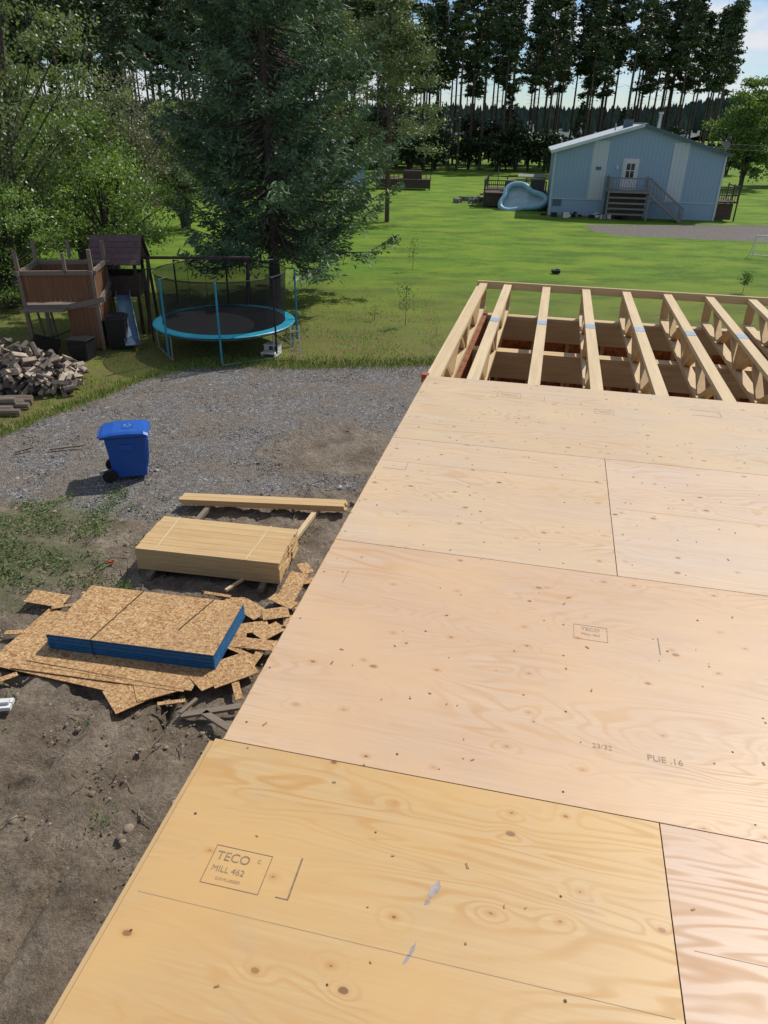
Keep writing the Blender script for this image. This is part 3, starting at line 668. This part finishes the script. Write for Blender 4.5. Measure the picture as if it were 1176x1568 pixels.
tree_obj('poplar_tree',big,(-15.2,30.5,0)); tree_obj('poplar_tree',big,(-20.0,33,0),rz=2,s=1.1)
bush=decid(5.0,2.3,.2,75,180,.07,m_d2,'alder',5,.5)
tree_obj('alder_bush',bush,(-12.2,32.8,0),s=1.1); tree_obj('alder_bush',bush,(-14.8,28.6,0),rz=1.5,s=.95)
tree_obj('alder_bush',bush,(-17.6,27.5,0),rz=4,s=1.1); tree_obj('alder_bush',bush,(-15.2,38,0),rz=5,s=1.45)
g=decid(8.5,3.0,1.2,90,120,.06,m_grey,'dry_shrub',6,.5); tree_obj('dry_willow_tree',g,(-13.6,40,0)); 
g2=decid(8.5,3.2,1.0,100,180,.10,m_d1,'willow',5,.6); tree_obj('willow_tree',g2,(-18.5,46,0),s=1.1); tree_obj('willow_tree',g2,(-13.8,52,0),rz=2,s=.95); tree_obj('willow_tree',g2,(-24,42,0),rz=4,s=1.2)
bi=decid(12.2,4.0,1.3,105,150,.20,m_d3,'birch',3,.7); tree_obj('birch_tree',bi,(43.5,98,0)); tree_obj('birch_tree',bi,(51,104,0),rz=2,s=.75); tree_obj('birch_tree',bi,(33.5,112,0),rz=1,s=.55)
def sapling(loc,h,n):
    q=Q(); q.tube([(0,0,0),(.02,0,h)],[.012,.005],5,0,.5); C=np.stack([R.normal(0,.14,n),R.normal(0,.14,n),R.uniform(h*.4,h*1.05,n)],1); A=rvec(n)*.045; B=unit(np.cross(A,rvec(n)))*.025
    q.leaves(C,A,B,1,R.random(n)); tree_obj('sapling_tree',q.mesh('sapling',[m_bark,m_d3]),loc)
sapling((.66,26.8,0),1.45,170); sapling((1.23,38.1,0),1.5,120); sapling((-.5,27.5,0),.5,50)
sapling((16.3,34.0,0),.9,400)

# forest
fo=empty('pine_forest',(0,0,0))
pv=[pine(26,.53,2.8,56,44,.45,m_pin,'forest_pine_a'),pine(25,.60,2.4,46,44,.45,m_pin,'forest_pine_b'),pine(27,.49,3.0,64,44,.45,m_pin,'forest_pine_c')]
sv=spruce(15,3.2,130,26,(0,1),.55).mesh('forest_spruce',[m_pbark,m_pin])
m_un=foliage('understory_leaves',(.016,.030,.010),(.05,.078,.026),0)
un=decid(7.5,3.4,.2,42,55,.32,m_un,'forest_understory',3,.9)
def put(meh,x,y,s,nm): o=tree_obj(nm,meh,(x,y,0),rz=random.uniform(0,6.28),s=s,parent=fo)
for row in range(6):
    y0=124+row*5.5
    xr=51+row*1.5
    x=-105
    while x<xr:
        sc=random.choice((random.uniform(.74,.9),random.uniform(.9,1.12),random.uniform(.95,1.15)))
        if x>xr-6: sc=min(sc,.86)
        put(random.choice(pv),x+random.uniform(-1.2,1.2),y0+random.uniform(-2.6,2.6),sc,'forest_tree'); x+=random.uniform(2.6,6.0)
for row in range(2):
    x=-100
    while x<54: put(un,x,127+row*16+random.uniform(-3,3),random.uniform(.45,1.15),'understory'); x+=random.uniform(2.8,5.6)
for x in np.arange(-95,51,10.5): put(sv,x+random.uniform(-3,3),136+random.uniform(-8,12),random.uniform(.5,.85),'forest_spruce')
for (x,y,s) in [(-30,75,.75),(-34,80,.85),(-26,84,.8),(-22,90,.9),(-39,74,.9),(-44,80,.9),(-18,96,.85),(-31,92,.9),(-14,100,.85),(-25,100,.9),(-9,104,.8),(-36,95,.9),(-50,90,.9),(-5,112,.8),(0,116,.8),(5,119,.8),(-12,115,.9),(-20,112,.9)]:
    put(random.choice(pv),x,y,s,'forest_tree'); put(un,x+random.uniform(-3,3),y+3,random.uniform(.7,1.1),'understory')
for (x,y,s) in [(-21,66,.95),(-25,70,1.0),(-30,64,.9),(-10,80,.8),(-16,84,.9)]: put(sv,x,y,s,'forest_spruce')

# hills: low behind the forest, rising to the right
def hz(a,b):
    rise=8+24*min(1,max(0,(a-230)/150))
    return (mn.fractal(Vector((a*.004,b*.004,2)),1,2,3)*7+rise)*math.sin(min(1,max(0,(b-420)/380))*1.57)
q=Q(); hx=np.arange(-1200,1400,9.0); hy=np.linspace(420,900,14); HX,HY=np.meshgrid(hx,hy)
HZ=np.array([hz(a,b)+random.uniform(0,4) for a,b in zip(HX.ravel(),HY.ravel())])
nh=len(hx); ii=np.arange(HX.size).reshape(len(hy),nh); FF=np.stack([ii[:-1,:-1],ii[:-1,1:],ii[1:,1:],ii[1:,:-1]],-1).reshape(-1,4)
q.add(np.stack([HX.ravel(),HY.ravel(),HZ-1],1),FF,0,.5)
k=9000; cx=R.uniform(-1100,1200,k); cy=R.uniform(440,880,k); cz=np.array([hz(a,b) for a,b in zip(cx,cy)])
C=np.stack([cx,cy,cz+4],1); A=np.tile([0,0,1.],(k,1))*R.uniform(5,9,(k,1)); B=np.tile([1.,0,0],(k,1))*R.uniform(2,3.5,(k,1)); q.leaves(C,A,B,0,R.random(k)); B2=np.tile([0,1.,0],(k,1))*3; q.leaves(C,A,B2,0,R.random(k))
link(bpy.data.objects.new('hills',q.mesh('hills',[foliage('distant_forest',(.035,.06,.045),(.07,.11,.08),0)])))

# ------------------------------------------------------------------ blue house
bh=empty('blue_house',(13.2,64.6,0),-9.5)
def siding(name,c):
    t=NT(name); v=t.coord(); s_=t.sep(v); w_=t.math('PINGPONG',t.math('ADD',s_[0],s_[1]),.15)
    ln=t.ramp(t.math('DIVIDE',w_,.15),[(0,0),(.12,1)]); n_=t.noise(v,1.2,4)
    cc=t.mix(ln,tuple(x*.68 for x in c),c); cc=t.mix(t.math('MULTIPLY',n_,.25),cc,tuple(x*.8 for x in c)); t.bump(ln,.5,.02); return t.fin(cc,.5,.4)
m_sid=siding('blue_metal_siding',(.28,.40,.52)); m_sidw=siding('pale_siding',(.52,.58,.62)); m_roofm=simple('metal_roof',(.55,.59,.62),.4,.1,2,.5); m_trim=simple('dark_trim',(.10,.14,.17),.5,.1)
m_glass=simple('window_glass',(.03,.035,.04),.1,.1,2,.6); m_gdeck=simple('grey_deck_wood',(.22,.22,.21),.8,.2,8); m_bdeck=simple('brown_deck_wood',(.10,.07,.058),.8,.2,8)
Wd_,Dp=13.1,9.0; ez,rz_=4.75,6.65
b=MB()
f0=[(0,0,0),(Wd_,0,0),(Wd_,0,ez),(Wd_/2,0,rz_),(0,0,ez)]; vs=f0+[(x,Dp,z) for x,_,z in f0]
b.add(vs,[(0,1,2,3,4),(9,8,7,6,5),(0,4,9,5),(1,6,7,2)],0,0)
b.obj('walls',[m_sid],bh)
b=MB()
for s in(-1,1):
    x0=Wd_/2; x1=Wd_/2+s*(Wd_/2+.35); sl=(rz_-ez)/(Wd_/2); z0=rz_+.03; z1=rz_-sl*(Wd_/2+.35)+.03
    A_=[(x0,-.35,z0),(x1,-.35,z1),(x1,Dp+.3,z1),(x0,Dp+.3,z0)]; b.add(A_+[(x,y,z+.14) for x,y,z in A_],[(0,1,2,3),(7,6,5,4),(0,4,5,1),(1,5,6,2),(2,6,7,3)],0,0)
    b.beam((x0,-.38,z0+.02),(x1,-.38,z1+.02),.05,.22,m=1 if s>0 else 0)
b.box((Wd_/2,Dp/2,rz_+.18),(.4,Dp+.6,.05)); b.obj('roof',[m_roofm,m_trim],bh)
b=MB()
for xa,xb in((2.95,4.15),(9.05,10.25)):
    za=ez+(rz_-ez)*(min(xa,Wd_-xb)/(Wd_/2)); b.box(((xa+xb)/2,-.02,(1.3+za)/2),(xb-xa,.03,za-1.3-.05),r=0)
b.obj('siding_panels',[m_sidw],bh)
b=MB(); b.box((Wd_/2,-.03,1.28),(Wd_,.05,.06)); 
for xx in(.05,Wd_-.05): b.box((xx,-.03,ez/2),(.14,.05,ez))
b.obj('trim',[m_sidw],bh)
b=MB(); b.box((6.0,-.05,3.2),(1.25,.08,2.3),m=0); b.box((6.0,-.10,3.15),(.98,.05,2.1),m=1); b.box((6.0,-.135,3.5),(.6,.03,1.0),m=2); b.box((6.0,-.16,3.5),(.62,.02,.05),m=1); b.box((6.0,-.16,3.5),(.05,.02,.98),m=1)
b.box((5.0,-.08,3.7),(.14,.12,.25),m=1); b.box((3.55,-.06,3.6),(.4,.06,.22),m=3); b.box((.6,-.05,1.0),(.7,.05,.5),m=3)
b.obj('front_door',[m_white,m_white,m_glass,m_trim],bh)
b=MB(); b.box((5.95,-1.1,2.06),(3.2,2.2,.12))
for xx in(4.4,7.5):
    for yy in(-2.15,-.1): b.box((xx,yy,1.55),(.12,.12,3.1))
for z in(3.05,2.35): b.box((5.95,-2.17,z),(3.2,.06,.09)); b.box((4.4,-1.1,z),(.06,2.1,.09))
for i in range(17): b.box((4.5+i*.19,-2.17,2.7),(.04,.04,.65))
for i in range(12): b.box((4.4,-.2-i*.16,2.7),(.04,.05,.65))
ns=10
for i in range(ns): b.box((7.7+i*.26,-1.5,2.0-(i+.5)*.2),(.3,1.2,.05))
for yy in(-2.15,-.9):
    b.beam((7.5,yy,1.95),(10.2,yy,.0),.06,.22); b.beam((7.5,yy,3.0),(10.2,yy,1.0),.06,.09); b.box((10.2,yy,.55),(.1,.1,1.1))
    for i in range(11): b.box((7.7+i*.235,yy,2.40-i*.174),(.035,.035,.95))
for i in range(4): b.box((5.95,-2.12,.45+i*.4),(3.1,.03,.13),m=0)
b.box((5.95,-1.0,1.0),(2.9,.03,1.9),m=1)
b.obj('front_steps',[m_gdeck,m_bdeck],bh)
b=MB(); b.box((13.9,2.0,1.4),(1.6,4,.12)); 
for yy in(0.1,2,3.9): b.box((14.65,yy,1.3),(.1,.1,2.6))
for z in(2.5,1.9): b.box((14.65,2,z),(.05,3.9,.08)); b.box((13.9,.08,z),(1.5,.05,.08))
for i in range(9): b.box((13.2+i*.17,.06,2.0),(.04,.04,1.0))
b.box((13.8,.2,.7),(1.2,.05,1.2)); b.obj('side_porch',[m_bdeck],bh)
b=MB(); b.box((5.6,2.5,6.75),(.7,.6,.55),m=1); b.box((5.6,2.5,7.05),(.8,.7,.05),m=1); b.tube((8.0,2.5,6.2),(8.0,2.5,7.5),.12); b.tube((8.0,2.5,7.5),(8.0,2.5,7.65),.2); b.tube((4.7,3,6.2),(4.7,3,6.8),.06)
b.obj('chimney',[m_steel,m_trim],bh)
b=MB(); b.tube((12.7,-.5,4.8),(12.7,-.5,5.4),.03); 
vs=[(12.7,-.65,5.55)]+[(12.7+.28*math.cos(a),-.78+.12*math.sin(a),5.5+.28*math.sin(a)) for a in np.linspace(0,6.283,17)[:-1]]
b.add(vs,[(0,i+1,(i+1)%16+1) for i in range(16)]); b.obj('satellite_dish',[m_gdeck],bh)
b=MB(); b.box((-2.9,7.3,1.15),(5.6,6.0,.14))
for xx in(-5.6,-3.8,-2,-.3):
    for yy in(4.4,10.2): b.box((xx,yy,1.1),(.12,.12,2.25))
for z in(2.2,1.45):
    b.box((-3,4.35,z),(5.4,.05,.09)); b.box((-5.65,7.3,z),(.05,5.9,.09)); b.box((-3,10.25,z),(5.4,.05,.09))
for i in range(32): b.box((-5.55+i*.17,4.35,1.8),(.05,.04,.7)); b.box((-5.65,4.5+i*.18,1.8),(.04,.05,.7))
b.box((-3,4.45,.6),(5.3,.04,1.0)); b.box((-5.55,7.3,.6),(.04,5.8,1.0))
for i in range(4): b.box((-5.9-i*.28,5.6,.95-i*.25),(.3,1.2,.05))
b.obj('back_deck',[m_bdeck],bh)
b=MB(); b.box((-1.0,7,1.75),(1.2,.8,1.0)); b.box((-1.6,5.4,2.6),(2.4,1.4,.06),(6,0,0)); b.box((-3.4,6.4,1.7),(.9,.7,.9)); b.tube((-4.6,7.5,1.2),(-4.6,7.5,3.2),.04); b.obj('deck_furniture',[m_gdeck],bh)
# pool leaning: triangular double tube ring
pe=empty('inflatable_pool',(11.3,67.6,0),-12)
m_pool=simple('pool_vinyl',(.30,.52,.62),.4,.2,2,.5)
b=MB(); npt=48; ring=[]
for i in range(npt):
    a=2*math.pi*i/npt; rr=1.45*(1+.22*math.cos(3*(a-1.9))+.03*math.sin(5*a))
    ring.append(Vector((1.25*rr*math.cos(a),.5*(rr*math.sin(a)+.9),.62*(rr*math.sin(a)+1.2)+.2)))
for off,rr in((0,.22),(.33,.22)):
    for i in range(npt):
        b.tube(ring[i]+Vector((0,off,-off*.4)),ring[(i+1)%npt]+Vector((0,off,-off*.4)),rr,n=10,cap=False,r=.1)
b.obj('rings',[m_pool],pe,smooth=True)
b=MB(); b.add([r+Vector((0,.3,-.1)) for r in ring],[tuple(range(npt))],0,0); b.obj('pool_floor',[simple('pool_floor_vinyl',(.40,.52,.58),.4,.2,2)],pe)
b=MB()
for i in range(26):
    b.box((random.uniform(-.8,1.2)+i*.22,random.uniform(-.3,.5),.12),(random.uniform(.2,.5),.3,random.uniform(.15,.5)),(0,0,random.uniform(0,90)),m=random.choice((0,0,1,2)))
b.obj('yard_clutter',[m_black,m_gdeck,m_white],None,(13.2,63.6,0),-12)
b=MB()
for i in range(12): b.box((random.uniform(-1.5,1.5),random.uniform(-2,2),.15),(random.uniform(.3,.8),.5,.4),(0,0,random.uniform(0,90)),m=random.choice((0,1)))
b.obj('stone_steps',[m_gdeck,m_oldw],None,(7.4,74.5,0))
b=MB()
for k,(z0,z1) in enumerate(((5.6,8.2),(5.3,7.4))):
    prev=None
    for i in range(13):
        f=i/12; p=Vector((23+40*f,63.5-6*f,z0+(z1-z0)*f-1.2*math.sin(math.pi*f)))
        if prev: b.tube(prev,p,.018,n=4,cap=False)
        prev=p
b.tube((63,57.5,0),(63,57.5,9),.14,.11); b.obj('power_line',[m_black])
b=MB()
for x in(0,1.8): b.tube((x,0,0),(x,0,1.2),.03); b.tube((x,0,1.2),(x,.9,0),.02)
b.tube((0,0,1.2),(1.8,0,1.2),.03); b.tube((0,.9,0),(1.8,.9,0),.02)
for i in range(9): b.tube((i*.22,0,1.2),(i*.22,.9,0),.006,n=4)
for i in range(5): b.tube((0,i*.2,1.2-i*.27),(1.8,i*.2,1.2-i*.27),.006,n=4)
b.obj('soccer_goal',[m_white],None,(21.3,44.4,0),-15)
b=MB(); b.box((0,0,.10),(.42,.3,.16)); b.box((.08,0,.2),(.2,.16,.06)); b.obj('robot_mower',[m_black],None,(8.5,38,0),bevel=.03)
b=MB(); b.tube((0,0,0),(0,0,.45),.16,.19,n=18); b.tube((0,0,.45),(0,0,.48),.2,n=18); b.obj('white_bucket',[m_white],None,(3.15,27.5,0))
fs_=empty('garden_shed',(-5.5,90,0),6); b=MB(); b.box((0,0,1.5),(5,4,3),m=0); b.box((0,-2.02,1.2),(1,.05,2),m=1)
for s in(-1,1): b.box((s*1.4,0,3.55),(3.1,4.6,.1),(0,s*22,0),m=1)
b.obj('body',[m_sid,m_roofm],fs_)
b=MB(); b.box((0,0,1.0),(6,2.6,.12))
for i in range(13): b.box((-3+i*.5,-1.3,1.4),(.08,.06,.9)); 
b.box((0,-1.3,1.85),(6,.08,.1)); 
for xx in(-2.9,0,2.9): b.box((xx,-1.2,.5),(.12,.12,1))
b.box((0,-1.2,.55),(6,.04,.8)); b.box((1,0,1.5),(2,.8,.8)); b.obj('garden_deck',[m_bdeck],None,(1.5,88,0),-4)

# ------------------------------------------------------------------ world, sun, camera
SE,SA=rad(51),rad(47)
w=bpy.data.worlds.new('World'); scene.world=w; w.use_nodes=True; nt=w.node_tree; bg=nt.nodes['Background']
sk=nt.nodes.new('ShaderNodeTexSky'); sk.sky_type='NISHITA'; sk.sun_disc=False; sk.sun_elevation=SE; sk.sun_rotation=SA; sk.air_density=1; sk.dust_density=.25; sk.ozone_density=3; sk.altitude=300
tc=nt.nodes.new('ShaderNodeTexCoord'); mp=nt.nodes.new('ShaderNodeMapping'); mp.inputs['Scale'].default_value=(1,1,2.4); nt.links.new(tc.outputs['Generated'],mp.inputs[0])
no=nt.nodes.new('ShaderNodeTexNoise'); no.inputs['Scale'].default_value=6.5; no.inputs['Detail'].default_value=9; no.inputs['Roughness'].default_value=.6; nt.links.new(mp.outputs[0],no.inputs['Vector'])
rp=nt.nodes.new('ShaderNodeValToRGB'); rp.color_ramp.elements[0].position=.46; rp.color_ramp.elements[1].position=.64; nt.links.new(no.outputs['Fac'],rp.inputs[0])
tint=nt.nodes.new('ShaderNodeMix'); tint.data_type='RGBA'; tint.blend_type='MULTIPLY'; tint.inputs[0].default_value=1; nt.links.new(sk.outputs[0],tint.inputs[6]); tint.inputs[7].default_value=(.78,.88,1.0,1)
mx=nt.nodes.new('ShaderNodeMix'); mx.data_type='RGBA'; nt.links.new(rp.outputs[0],mx.inputs[0]); nt.links.new(tint.outputs[2],mx.inputs[6]); mx.inputs[7].default_value=(7.8,8.0,8.4,1)
nt.links.new(mx.outputs[2],bg.inputs[0]); bg.inputs[1].default_value=.10
sl=bpy.data.lights.new('sun','SUN'); sl.energy=4.0; sl.angle=rad(.5); sl.color=(1,.95,.87); so=bpy.data.objects.new('sun',sl); link(so)
sd_=Vector((math.sin(SA)*math.cos(SE),math.cos(SA)*math.cos(SE),math.sin(SE))); so.rotation_euler=sd_.to_track_quat('Z','Y').to_euler(); so.location=(20,10,30)
cam=bpy.data.cameras.new('camera'); co=bpy.data.objects.new('camera',cam); link(co); cam.sensor_fit='VERTICAL'; cam.sensor_height=36; cam.lens=25.26; cam.clip_start=.05; cam.clip_end=4000
co.matrix_world=Matrix.Translation((0,0,6.7))@Matrix.Rotation(rad(90-28.6),4,'X')@Matrix.Rotation(rad(1.09),4,'Z')
scene.camera=co
scene.view_settings.view_transform='Standard'; scene.view_settings.look='None'; scene.view_settings.exposure=0
